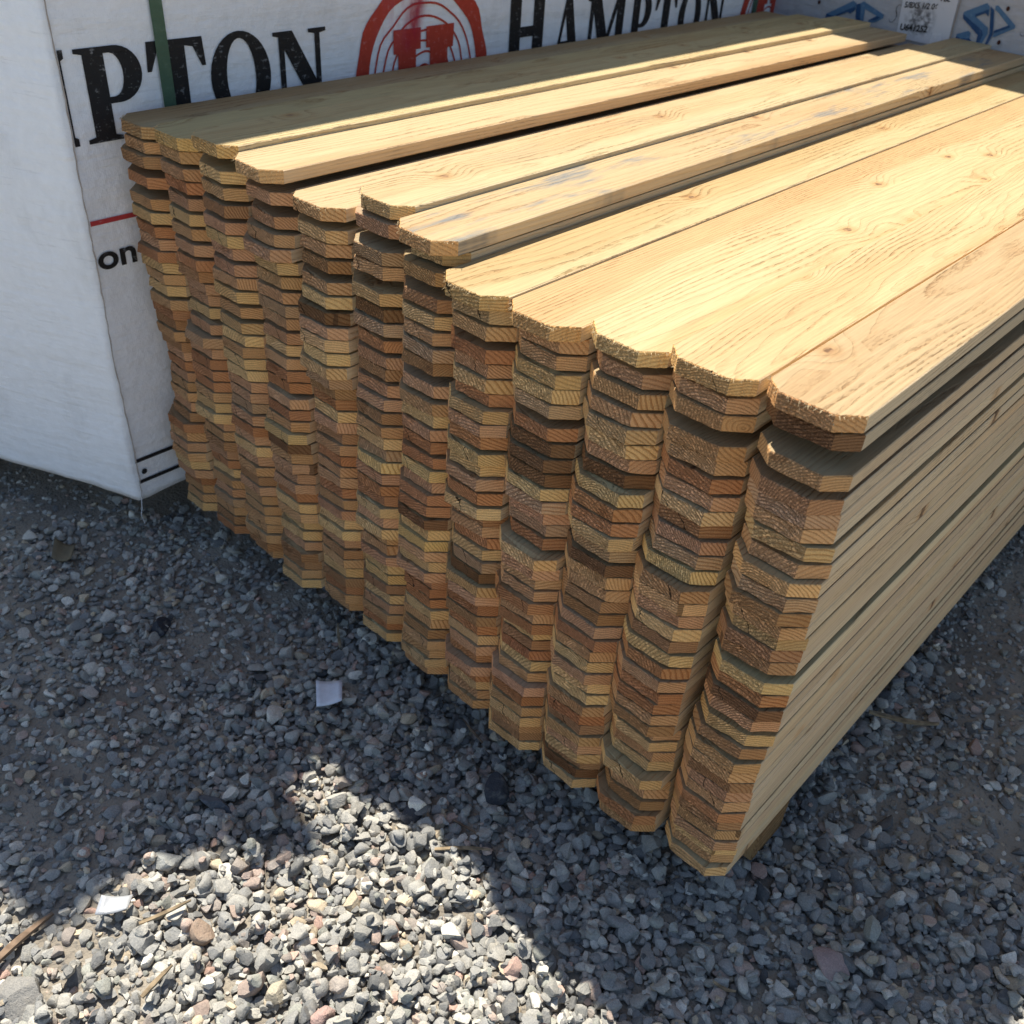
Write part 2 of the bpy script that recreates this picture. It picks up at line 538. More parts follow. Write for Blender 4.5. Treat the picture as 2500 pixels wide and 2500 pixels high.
for x, y, d, asp, tone, lab in SINGLES:
    PRO[3].append(proto(900 + int(abs(x) * 1000), 3, 12))
    res = lay(x, y, d, 3, 0.12, tone, asp, 0.10)
    if res is None:
        continue
    V2, F, tn = res
    ctr = V2.mean(0)
    me = mesh('stone', V2 - ctr, F.tolist(), True)
    me.set_sharp_from_angle(angle=math.radians(34))
    ca = me.color_attributes.new('tone', 'FLOAT_COLOR', 'POINT')
    ca.data.foreach_set('color', np.tile(np.array(list(tone) + [1.0], np.float32), len(V2)))
    o = link('stone', me, None, [STONE])
    o.location = ctr
    tag(o, lab, 'stone')


def top_at(x, y, w=3, pc=75):
    i, j = int((x - X0) / HS), int((y - Y0) / HS)
    return float(np.percentile(hgt[i - w:i + w + 1, j - w:j + w + 1], pc))


# ------------------------------------------------------------------ the pickets
TONE = {'p': (0.62, 0.505, 0.275), 'y': (0.60, 0.475, 0.215), 'o': (0.44, 0.36, 0.20), 't': (0.47, 0.33, 0.19), 'k': (0.47, 0.315, 0.215),
        'r': (0.37, 0.19, 0.105), 'b': (0.30, 0.19, 0.11), 'd': (0.17, 0.105, 0.062), 'g': (0.38, 0.30, 0.215), 'h': (0.60, 0.43, 0.225)}
TAN = (0.52, 0.355, 0.205)
TONE = {a: tuple(TAN[i] + (c_[i] - TAN[i]) * (0.76 if a not in 'd' else 0.92) for i in range(3)) for a, c_ in TONE.items()}
WORD = {'p': 'pale cream', 'y': 'pale yellow', 'o': 'olive tan', 't': 'tan', 'k': 'pinkish tan', 'r': 'reddish brown', 'b': 'brown',
        'd': 'dark brown', 'g': 'greyish', 'h': 'honey coloured'}
# colour of each picket from the top of its column down, as places in KINDS
KINDS = ('p', 't', 'k', 'b', 'g', 'r', 'o', 'd', 'y', 'h')
SEQ = {
    12: (1, 7, 1, 3, 4, 1, 6, 1, 9, 4, 3, 1, 6, 3, 3, 0, 5, 7, 2, 8, 3, 1, 1, 3, 2, 1, 5, 3, 1, 2, 0, 1, 0, 0),
    11: (8, 1, 1, 1, 1, 5, 2, 0, 3, 2, 4, 0, 1, 9, 2, 0, 3, 0, 5, 2, 5, 5, 1, 3, 2, 0, 1, 0, 0, 1, 1, 3, 5, 1),
    10: (0, 2, 1, 1, 6, 0, 2, 7, 0, 5, 5, 0, 4, 7, 1, 1, 3, 3, 2, 5, 1, 0, 2, 0, 0, 1, 5, 3, 1, 2, 0, 3, 7, 0),
    9: (9, 1, 1, 0, 0, 4, 5, 7, 7, 7, 0, 4, 2, 4, 5, 0, 2, 1, 1, 5, 2, 5, 0, 3, 5, 0, 1, 2, 5, 1, 0, 1, 3, 0),
    8: (8, 6, 1, 5, 2, 0, 5, 0, 2, 5, 0, 0, 2, 5, 0, 3, 2, 5, 0, 4, 7, 1, 2, 5, 3, 5, 0, 2, 5, 2, 5, 0, 1, 1),
    7: (9, 6, 1, 3, 0, 2, 4, 3, 2, 1, 0, 2, 5, 5, 0, 2, 5, 5, 7, 0, 8, 1, 0, 2, 5, 5, 5, 0, 1, 3, 1, 1, 0, 1),
    6: (0, 2, 4, 1, 0, 7, 4, 5, 2, 3, 2, 2, 3, 1, 0, 4, 0, 2, 5, 5, 0, 2, 0, 1, 2, 2, 0, 0, 3, 0, 2, 1, 5, 0),
    5: (9, 0, 1, 3, 1, 0, 7, 2, 0, 0, 0, 4, 3, 5, 0, 2, 3, 2, 5, 1, 2, 5, 1, 2, 0, 0, 2, 3, 1, 0, 3, 5, 1, 1),
    4: (9, 2, 2, 1, 2, 0, 1, 2, 4, 2, 2, 0, 2, 5, 5, 2, 5, 1, 0, 7, 1, 2, 2, 2, 5, 0, 1, 0, 0, 2, 3, 3, 1, 0),
    3: (8, 0, 1, 3, 2, 0, 2, 2, 1, 0, 1, 6, 0, 1, 0, 0, 2, 2, 4, 2, 5, 2, 0, 2, 1, 3, 2, 1, 1, 1, 1, 1, 3, 1),
    2: (8, 1, 2, 5, 2, 0, 1, 2, 5, 3, 2, 2, 0, 2, 4, 2, 5, 5, 5, 1, 0, 0, 2, 1, 3, 2, 5, 0, 1, 2, 4, 1, 3, 5),
    1: (6, 1, 3, 5, 1, 0, 5, 2, 5, 0, 1, 0, 1, 5, 3, 1, 3, 2, 5, 2, 1, 1, 2, 3, 5, 1, 2, 1, 0, 2, 5, 1, 1, 0),
}
HTOP = {1: .670, 2: .678, 3: .692, 4: .685, 5: .661, 6: .688, 7: .681, 8: .655, 9: .652, 10: .6605, 11: .6715, 12: .675}
TOPOFF = {1: (-.002, -.013, .004), 2: (-.002, -.017, .004), 3: (-.002, -.018, .012), 4: (-.004, -.020, .014), 5: (-.002, -.005, .012), 6: (.003, .016, .004),
          7: (.002, -.010, -.004), 8: (.001, -.030, .0), 9: (-.003, -.024, .0), 10: (.0, -.014, .0), 11: (.0, -.014, .0), 12: (.003, -.006, .0)}
BOT = {12: (0, .009), 11: (-.002, -.001), 10: (-.004, -.004), 9: (-.004, -.006), 8: (-.004, -.001), 7: (-.003, .002), 6: (-.003, .006), 5: (.002, .002),
       4: (.003, -.001), 3: (.004, -.006), 2: (.001, -.005), 1: (.004, -.012)}
TOP12 = [.675, .6545, .618, .589, .570, .551, .531, .5085, .490, .471, .4525, .432, .414, .3955, .3775, .352, .334, .313, .2935, .265, .246, .223, .205, .186, .168, .150, .131, .1125, .094, .0755, .0565, .0375, .0182]
DX12 = [.002, .002, .008, .005, .004, .002, .010, .010, .011, .013, .012, .011, .013, .011, .010, .016, .016, .016, .015, .010, .006, .003, .003, .004, .006, .006, .003, .002, .003, .004, .003, .002, .001]


def board_mesh(seed, c=0.021, w=0.0955, fine=False):
    """A dog-eared picket; x across, y along, front end at y = 0, z up from 0 to T; rough-sawn, so the cut edges wander."""
    q = random.Random(seed)
    hw = w / 2
    ca, cb = c + q.uniform(-.0025, .0025), c + q.uniform(-.0025, .0025)
    sk = q.uniform(-.0012, .0012)
    pts = [(-hw, ca), (-hw + ca, sk), (hw - cb, -sk), (hw, cb)]
    ring, seg, fr = [], [], []
    for i in range(3):
        a, b = pts[i], pts[i + 1]
        n = (12 if i != 1 else 26) if fine else (2 if i != 1 else 5)
        for j in range(n):
            ring.append((a[0] + (b[0] - a[0]) * j / n, a[1] + (b[1] - a[1]) * j / n))
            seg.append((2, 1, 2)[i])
            fr.append(0 < j or i > 0)
    ring.append(pts[3])
    seg.append(0)
    fr.append(False)
    nl = 10 if fine else 2
    for j in range(nl):
        ring.append((hw, cb + (L - cb) * (j + 1) / nl))
        seg.append(0 if j < nl - 1 else 1)
        fr.append(False)
    for j in range(nl):
        ring.append((-hw, L - (L - ca) * j / nl))
        seg.append(0)
        fr.append(False)
    n = len(ring)
    e = 0.0010
    bow = q.uniform(-.0016, .0016)
    chip = q.choice((None, None, None, 0, 3)) if not fine else None
    amp = 0.0009 if fine else 0.0011
    rows = [[(q.uniform(-1, 1), q.uniform(-1, 1)) for _ in range(n)] for _ in range(2)]
    v = []
    for li, (z, ins) in enumerate(((0, e), (e, 0), (T - e, 0), (T, e))):
        row = rows[li // 2]
        for i, (x, y) in enumerate(ring):
            jy = row[i][0] * amp if fr[i] else 0.0
            jz = (row[i][1] * 0.0005 if fr[i] and not fine else 0.0)
            if li // 2 == 0:
                jz = abs(jz)
            else:
                jz = -abs(jz)
            if chip is not None and li >= 2 and fr[i] and abs(i - (2 + chip)) <= 1:
                jz -= .0022
                jy += .0030
            side = abs(abs(x) - hw) < 1e-5
            bx = bow * math.sin(math.pi * y / L)
            v.append((x + bx + ((ins if x < 0 else -ins) if side else 0.0), y + jy + (ins if y < c * .9 else (-ins if y > L - .01 else 0.0)), z + jz))
    f, idx = [], []
    for li in range(3):
        for i in range(n):
            j = (i + 1) % n
            f.append((li * n + i, li * n + j, (li + 1) * n + j, (li + 1) * n + i))
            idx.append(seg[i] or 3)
    f.append(tuple(reversed(range(n))))
    idx.append(0)
    f.append(tuple(range(3 * n, 4 * n)))
    idx.append(0)
    return mesh('picket', v, f, False, idx)


VAR = [board_mesh(i) for i in range(40)]
for me in VAR:
    for m in WOOD:
        me.materials.append(m)
ORD = ['', 'topmost', 'second', 'third', 'fourth', 'fifth', 'sixth', 'seventh', 'eighth', 'ninth', 'tenth', 'eleventh', 'twelfth', 'thirteenth', 'fourteenth',
       'fifteenth', 'sixteenth', 'seventeenth', 'eighteenth', 'nineteenth', 'twentieth', 'twenty-first', 'twenty-second', 'twenty-third', 'twenty-fourth',
       'twenty-fifth', 'twenty-sixth', 'twenty-seventh', 'twenty-eighth', 'twenty-ninth', 'thirtieth', 'thirty-first', 'thirty-second', 'thirty-third',
       'thirty-fourth', 'thirty-fifth', 'thirty-sixth']
CNAME = {1: 'column touching the wrapped stack', 12: 'outer column with the exposed long side'}
for q in range(2, 12):
    CNAME[q] = '%s column from the wrapped stack' % ORD[q]

boards = []
for col in range(1, 13):
    q = random.Random(100 + col)
    H = HTOP[col]
    if col == 12:
        tops = TOP12
        n = len(tops)
    else:
        n = 34
        slack = H - n * T
        wts = []
        for i in range(n):
            u = q.random()
            big = 1.0 if i < 9 else (0.35 if i < 16 else 0.10)
            wts.append(0.0 if u < 0.30 else (u * big if u < 0.85 else 2.6 * big))
        wts = [a_ * .9 + .24 for a_ in wts]
        wts[n - 1] = 0.0
        s = sum(wts)
        z, tops = H, []
        for i in range(n):
            tops.append(z)
            z -= T + slack * wts[i] / s
    gy_, gx_ = 0.0, 0.0
    for i, zt in enumerate(tops):
        fr = (zt - T) / H
        if q.random() < 0.26:
            gy_ = q.uniform(-.010, .007)
            gx_ = q.uniform(-.0007, .0007)
        if col == 12:
            dx = .003 + .42 * DX12[i]
        else:
            dx = BOT[col][0] * (1 - fr) + TOPOFF[col][0] * fr + gx_
            if col == 11 and 6 < i < 24:
                dx -= .002
        dy = BOT[col][1] * (1 - fr) + (TOPOFF[col][1] * .45) * fr + gy_ + q.uniform(-.0034, .0034)
        dx += .0018 * noise.noise((zt * 9.0, 3.3, 0.0)) + .0016 * noise.noise((zt * 31.0, 8.3, 0.0))
        yaw = q.uniform(-.0012, .0012)
        w = 0.0955
        if i == 0:
            dx, dy, yaw = TOPOFF[col][0], TOPOFF[col][1], -TOPOFF[col][2] / L
        if i == 1 and col in (6, 7, 8):
            dy = TOPOFF[col][1] + {6: -.004, 7: .02, 8: .012}[col]
        t_ch = KINDS[SEQ[col][i] if i < len(SEQ[col]) else q.choice((1, 2, 0, 3, 5))]
        boards.append(dict(col=col, i=i, n=n, x=(col - 12) * PITCH - PITCH / 2 + dx, y=dy, z=zt - T, yaw=yaw, ch=t_ch, top=(i == 0)))
    # tail height: same pile with other gaps, so that slits open and close along the length
    zb = 0.0
    for b in sorted([b for b in boards if b['col'] == col], key=lambda b: b['z']):
        gapf = b['z'] - zb if b['z'] > zb else 0.0
        b['zb'] = max(zb, b['z'] - (q.uniform(0.1, 0.6) if col == 12 else q.uniform(0.0, 0.35)) * max(0.0, gapf) - 0.0002)
        zb = b['zb'] + T
q = random.Random(77)
for b in boards:
    d2 = (b['x'] - 0.24) ** 2 + (b['y'] + 0.73) ** 2 + (b['z'] - 1.08) ** 2
    b['rank'] = -d2 + (100 if b['i'] < 3 else 0) + (40 if b['col'] == 12 else 0)
boards.sort(key=lambda b: -b['rank'])
GROUP = 'dog-eared fence pickets piled in twelve columns'
far = boards[300:]
for bi, b in enumerate(boards[:300]):
    if b['top']:
        me = board_mesh(500 + b['col'], w=0.0938, fine=True)
        for m in WOOD:
            me.materials.append(m)
    else:
        me = VAR[q.randrange(len(VAR))]
    o = link('fence_picket', me)
    base = TONE[b['ch']]
    j = q.uniform(.9, 1.1)
    o.color = (base[0] * j, base[1] * j * q.uniform(.97, 1.03), base[2] * j * q.uniform(.94, 1.06), 0.0)
    if b['top'] and b['col'] == 7:
        o.color[3] = 1.0
    elif b['top'] and b['col'] == 6:
        o.color[3] = 0.12
    o.location = (b['x'], b['y'], b['z'])
    o.rotation_euler = (math.asin((b['zb'] - b['z']) / L), 0, b['yaw'])
    place = ORD[b['i'] + 1] + ('' if b['i'] == 0 else ' down') if b['i'] + 1 < b['n'] else 'bottom one'
    tag(o, '%s fence picket, %s of the %s' % (WORD[b['ch']], place, CNAME[b['col']]) if b['i'] == 0 else
        '%s picket end, %s in the %s' % (WORD[b['ch']], place, CNAME[b['col']]), 'picket', GROUP)
# torn fibres hanging off the sawn front edge of the uppermost boards
FIB = bark_mat('torn_fibre', (0.58, 0.44, 0.25))
for o in [o for o in COL.objects if o.name.startswith('fence_picket') and o.get('label', '').split(', ')[-1].startswith('topmost')]:
    rf = random.Random(o['label'])
    v, f = [], []
    hw, c_ = .0478, .021
    for _ in range(70):
        t = rf.uniform(-1, 1)
        if abs(t) < .55:
            p = Vector((t / .55 * (hw - c_), -.0004, T - rf.uniform(0, .002)))
            out = Vector((rf.uniform(-.7, .7), -1, 0))
        else:
            u = (abs(t) - .55) / .45
            sg = 1 if t > 0 else -1
            p = Vector((sg * (hw - c_ + c_ * u), c_ * u - .0004, T - rf.uniform(0, .002)))
            out = Vector((sg * .7 + rf.uniform(-.5, .5), -.7, 0))
        if rf.random() < .3:
            p.z = rf.uniform(.002, T)
        ln = rf.choice((.0015, .002, .003, .005))
        d = (out.normalized() + Vector((0, 0, rf.uniform(-.9, .35)))).normalized() * ln
        wv = Vector((rf.uniform(.0002, .0006), 0, rf.uniform(-.0003, .0003)))
        n0 = len(v)
        v += [p - wv, p + wv, p + Vector((0, .0004, -.0004)), p + d]
        f += [(n0, n0 + 1, n0 + 3), (n0 + 1, n0 + 2, n0 + 3), (n0 + 2, n0, n0 + 3)]
    fo = link('torn_fibres', mesh('torn_fibres', v, f), o, [FIB])
    fo['kind'] = 'stuff'
# the rest, deep in the shade next to the wrapped stack, as one mass
V, F, I, TC, LO, SE = [], [], [], [], [], []
for b in far:
    me = VAR[q.randrange(len(VAR))]
    n0 = len(V)
    base = TONE[b['ch']]
    j = q.uniform(.9, 1.1)
    sd = q.random()
    rx, rz = math.asin((b['zb'] - b['z']) / L), b['yaw']
    for p in me.vertices:
        c_ = p.co
        y1, z1 = c_.y * math.cos(rx) - c_.z * math.sin(rx), c_.y * math.sin(rx) + c_.z * math.cos(rx)
        V.append((c_.x * math.cos(rz) - y1 * math.sin(rz) + b['x'], c_.x * math.sin(rz) + y1 * math.cos(rz) + b['y'], z1 + b['z']))
        LO.append(c_[:])
        TC.append((base[0] * j, base[1] * j, base[2] * j, 1.0))
        SE.append(sd)
    for p in me.polygons:
        F.append([n0 + a for a in p.vertices])
        I.append(p.material_index)
me = mesh('fence_pickets', V, F, False, I)
ca = me.color_attributes.new('tone', 'FLOAT_COLOR', 'POINT')
ca.data.foreach_set('color', np.array(TC, np.float32).ravel())
la = me.attributes.new('local', 'FLOAT_VECTOR', 'POINT')
la.data.foreach_set('vector', np.array(LO, np.float32).ravel())
sa = me.attributes.new('seed', 'FLOAT', 'POINT')
sa.data.foreach_set('value', np.array(SE, np.float32))
o = link('fence_pickets', me, None, WOODJ)
tag(o, 'lower shaded pickets piled in the columns next to the white wrapped stack', kind='stuff')


# ------------------------------------------------------------------ bearers under the pile
def box(name, x0, x1, y0, y1, z0, z1, mats, parent=None, endx=False):
    v = [(x, y, z) for z in (z0, z1) for y in (y0, y1) for x in (x0, x1)]
    ctr = Vector(((x0 + x1) / 2, (y0 + y1) / 2, z0))
    v = [Vector(p) - ctr for p in v]
    f = [(0, 2, 3, 1), (4, 5, 7, 6), (0, 1, 5, 4), (2, 6, 7, 3), (0, 4, 6, 2), (1, 3, 7, 5)]
    bm = bmesh.new()
    bv = [bm.verts.new(p) for p in v]
    for q_ in f:
        bm.faces.new([bv[a] for a in q_])
    bmesh.ops.bevel(bm, geom=bm.edges[:], offset=0.002, segments=1, affect='EDGES')
    bm.normal_update()
    me = bpy.data.meshes.new(name)
    bm.to_mesh(me)
    bm.free()
    o = link(name, me, parent, mats)
    if len(mats) > 1:
        for p in me.polygons:
            p.material_index = 1 if abs(p.normal.x) > .7 else 0
    o.location = ctr
    return o


for y0, y1, x1, lab in ((.124, .206, -.001, 'short square wooden bearer block under the front end of the picket pile'),
                        (.675, .750, -.016, 'pale wooden bearer under the middle of the picket pile, barely showing')):
    o = box('bearer', -1.15, x1, y0, y1, GZ - .014, -.0006, OLDWOOD)
    tag(o, lab, 'bearer', 'bearers under the picket pile')
o = box('bearer', -1.15, -.03, 1.55, 1.63, GZ - .014, -.0006, OLDWOOD)
tag(o, 'hidden wooden bearer under the far end of the picket pile', 'bearer', 'bearers under the picket pile')


# ------------------------------------------------------------------ wrapped lumber stacks
def wrap_mat(name, tint, dirt=0.5, spray=False):
    k = NT(name)
    P = k.pos()
    x, y, z = k.sep(P)
    weave = k.f('ADD', k.f('SINE', k.f('MULTIPLY', k.f('ADD', x, y), 1900.0)), k.f('SINE', k.f('MULTIPLY', z, 1900.0)))
    crinkle = k.noise(P, 60.0, 4.0, 0.6)
    big = k.noise(k.vec(k.f('MULTIPLY', x, 5.0), k.f('MULTIPLY', y, 5.0), k.f('MULTIPLY', z, 2.4)), 1.0, 4.0, 0.6)
    fold = k.noise(k.vec(k.f('MULTIPLY', k.f('ADD', x, k.f('MULTIPLY', z, .12)), 4.0), k.f('MULTIPLY', y, 4.0), k.f('MULTIPLY', z, 34.0)), 1.0, 3.0, 0.6)
    c = k.scale(k.mix(0.0, tint, tint), k.f('MULTIPLY_ADD', crinkle, 0.16, 0.92))
    grime = k.step(k.noise(k.vec(k.f('MULTIPLY', x, 9.0), k.f('MULTIPLY', y, 9.0), k.f('MULTIPLY', z, 5.0)), 1.0, 6.0, 0.7), 0.50, 0.78)
    c = k.mix(k.f('MULTIPLY', grime, dirt), c, k.mul(c, (0.55, 0.54, 0.52)))
    scuff = k.step(k.noise(k.vec(k.f('MULTIPLY', x, 14.0), k.f('MULTIPLY', y, 14.0), k.f('MULTIPLY', z, 150.0)), 1.0, 4.0, .7), .58, .76)
    c = k.mix(k.f('MULTIPLY', scuff, .30), c, k.mul(c, (0.50, 0.50, 0.50)))
    if spray:
        c = add_spray(k, c, x, y, z)
    h = k.f('ADD', k.f('MULTIPLY', weave, 0.006), k.f('ADD', k.f('MULTIPLY', crinkle, 0.55), k.f('MULTIPLY_ADD', fold, 1.1, big)))
    k.bump(h, 0.6, 0.008)
    k.b.inputs['Coat Weight'].default_value = 0.05
    return k.out(c, 0.55, 0.3)


def add_spray(k, c, x, y, z):
    """Overspray of crimson paint on the print: a streak and a faint cloud."""
    sy = k.f('SUBTRACT', y, k.f('MULTIPLY_ADD', k.f('SUBTRACT', z, .72), .28, .597))
    s = k.f('MULTIPLY', k.step(k.f('ABSOLUTE', sy), .004, .030, 1.0, 0.0), k.step(z, .675, .715))
    n = k.noise(k.vec(x, k.f('MULTIPLY', y, 60.0), k.f('MULTIPLY', z, 22.0)), 1.0, 4.0)
    c = k.mix(k.f('MULTIPLY', s, k.step(n, .25, .6, .45, .95)), c, (0.42, 0.012, 0.03))
    cl = k.f('MULTIPLY', k.step(k.f('ABSOLUTE', k.f('SUBTRACT', y, .57)), .0, .10, 1.0, 0.0), k.step(z, .66, .75))
    return k.mix(k.f('MULTIPLY', cl, k.step(n, .35, .7, .0, .32)), c, (0.50, 0.10, 0.17))


WRAP = wrap_mat('white_wrap', (0.90, 0.90, 0.905), 0.34, True)
GWRAP = wrap_mat('grey_wrap', (0.46, 0.46, 0.47), 0.45)


def flat(name, tint, rough=0.6, spray=False, wear=0.25):
    k = NT(name)
    P = k.pos()
    x, y, z = k.sep(P)
    n = k.noise(P, 90.0, 5.0, 0.7)
    n2 = k.noise(k.vec(k.f('MULTIPLY', x, 40.0), k.f('MULTIPLY', y, 40.0), k.f('MULTIPLY', z, 400.0)), 1.0, 3.0)
    c = k.scale(k.mix(0.0, tint, tint), k.f('MULTIPLY_ADD', n, 0.5, 0.75))
    c = k.mix(k.f('MULTIPLY', k.step(k.f('ADD', n, k.f('MULTIPLY', n2, .35)), .74, .88), wear), c, (0.6, 0.6, 0.6))
    if spray:
        c = add_spray(k, c, x, y, z)
    k.bump(k.f('ADD', n, n2), 0.3, 0.002)
    return k.out(c, rough, 0.3)


INK = flat('black_ink', (0.016, 0.015, 0.016), 0.55, False, .30)
RED = flat('red_ink', (0.50, 0.055, 0.03), 0.55, True, .18)
REDL = flat('red_line', (0.50, 0.05, 0.05), 0.6)
GREY = flat('grey_ink', (0.12, 0.12, 0.12), 0.6)
STRAP = flat('green_strap', (0.075, 0.135, 0.085), 0.45, False, .05)
NAVY = flat('navy_ink', (0.020, 0.070, 0.170), 0.6, False, .12)
BLUE = flat('blue_ink', (0.085, 0.180, 0.300), 0.6, False, .15)
RUST = flat('rust', (0.06, 0.022, 0.015), 0.8, False, 0.0)
SEAM = flat('seam', (0.36, 0.31, 0.27), 0.9, False, 0.0)
WHITEINK = flat('white_ink', (0.72, 0.72, 0.73), 0.6)


def bulge(a, z):
    """Slow billowing of a wrap, metres outward."""
    low = max(0.0, 1.0 - z / 0.13)
    return low * 0.005 * noise.noise((a * 19.0, z * 24.0, 4.4)) + 0.004 * noise.noise((a * 2.1, z * 2.6, 7.7)) + 0.0022 * noise.noise((a * 6.0, z * 4.0, 1.7))


def prism(name, plan, z0, z1, mat, parent, step=0.03, zig=0.0):
    """A wrapped pack: plan polygon (counter-clockwise), billowed sides, soft corners."""
    pts = []
    n = len(plan)
    R_ = 0.012
    for i in range(n):
        a, b, c_ = Vector(plan[i - 1]), Vector(plan[i]), Vector(plan[(i + 1) % n])
        u, w = (a - b).normalized(), (c_ - b).normalized()
        p0, p1 = b + u * R_, b + w * R_
        for t in (0, .33, .67, 1.0):
            q_ = p0.lerp(b, t).lerp(b.lerp(p1, t), t)
            pts.append((q_, None))
        nb = Vector(plan[(i + 1) % n])
        d = (nb - b).length - 2 * R_
        m = max(1, int(d / step)) if d < 3 else max(1, int(d / .12))
        for j in range(1, m):
            pts.append((p1.lerp(nb - w * R_, j / m), None))
    N = len(pts)
    zs = [z0] + list(np.linspace(z0 + .01, z1 - .012, max(6, int((z1 - z0) / step)))) + [z1]
    v = []
    for zi, z in enumerate(zs):
        for i in range(N):
            p = pts[i][0]
            tn = (pts[(i + 1) % N][0] - pts[i - 1][0]).normalized()
            nr = Vector((tn.y, -tn.x))
            arc = p.x * 0.7 + p.y
            b_ = bulge(arc, z)
            if nr.y < -.5 and p.y < .5:       # the loose end of the wrap, not pulled tight
                s_ = p.x * .9 + z * .35
                b_ += .012 * noise.noise((p.x * 1.6, z * 1.1, 2.2)) + .009 * abs(noise.noise((s_ * 3.2, z * .8, 6.1))) + .004 * noise.noise((p.x * 6, z * 9, 3.0))
            if zi == 0 or zi == len(zs) - 1:
                b_ -= .006 if zi else -.001
            q_ = p + nr * b_
            zz = z + (zig * noise.noise((arc * 5.0, 3.0, 1.0)) if zi == 0 else 0.0)
            v.append((q_.x, q_.y, zz))
    f = []
    for k_ in range(len(zs) - 1):
        for i in range(N):
            j = (i + 1) % N
            f.append((k_ * N + i, k_ * N + j, (k_ + 1) * N + j, (k_ + 1) * N + i))
    f.append(tuple(reversed(range(N))))
    f.append(tuple(range((len(zs) - 1) * N, len(zs) * N)))
    return link(name, mesh(name, v, f, True), parent, [mat])


class Face:
    """A vertical wrapped face: local (a along, z up) to world, following the billowing."""
    def __init__(s, o, d, arcf):
        s.o, s.d, s.arcf = Vector(o), Vector(d).normalized(), arcf
        s.n = Vector((s.d.y, -s.d.x))

    def at(s, a, z, up):
        p = s.o + s.d * a
        q_ = p + s.n * (bulge(p.x * 0.7 + p.y, z) + up)
        return (q_.x, q_.y, z)


FA = Face((-1.19, 0.0), (0, 1), None)
SD = Vector((1, -.13)).normalized()
FS = Face((-1.2, 1.92), (1, -.13), None)


def decal(name, face, loops, mat, parent, up=0.0016, maxlen=0.022):
    """Flat print on a wrap: polygon loops (a, z), inner loops are holes."""
    cu = bpy.data.curves.new('outline', 'CURVE')
    cu.dimensions = '2D'
    cu.fill_mode = 'BOTH'
    for lp in loops:
        sp = cu.splines.new('POLY')
        sp.points.add(len(lp) - 1)
        for i, p in enumerate(lp):
            sp.points[i].co = (p[0], p[1], 0, 1)
        sp.use_cyclic_u = True
    t = bpy.data.objects.new('outline', cu)
    me = bpy.data.meshes.new_from_object(t)
    bpy.data.objects.remove(t)
    bm = bmesh.new()
    bm.from_mesh(me)
    bmesh.ops.triangulate(bm, faces=bm.faces[:])
    for _ in range(4):
        ed = [e for e in bm.edges if e.calc_length() > maxlen]
        if not ed:
            break
        bmesh.ops.subdivide_edges(bm, edges=ed, cuts=1)
        bmesh.ops.triangulate(bm, faces=bm.faces[:])
    for q_ in bm.verts:
        q_.co = face.at(q_.co.x, q_.co.y, up)
    for fc in bm.faces:
        fc.smooth = True
    bmesh.ops.recalc_face_normals(bm, faces=bm.faces[:])
    bm.to_mesh(me)
    bm.free()
    me.name = name
    return link(name, me, parent, [mat])


def ell(cx, cy, rx, ry, n=40, wob=0.0, seed=0):
    out = []
    for i in range(n):
        t = 2 * math.pi * i / n
        w_ = 1 + wob * noise.noise((math.cos(t) * 2.2 + seed, math.sin(t) * 2.2, seed))
        out.append((cx + rx * math.cos(t) * w_, cy + ry * math.sin(t) * w_))
    return out


def mp(pts, a0, w_, z0, h_):
    return [(a0 + x * w_, z0 + y * h_) for x, y in pts]


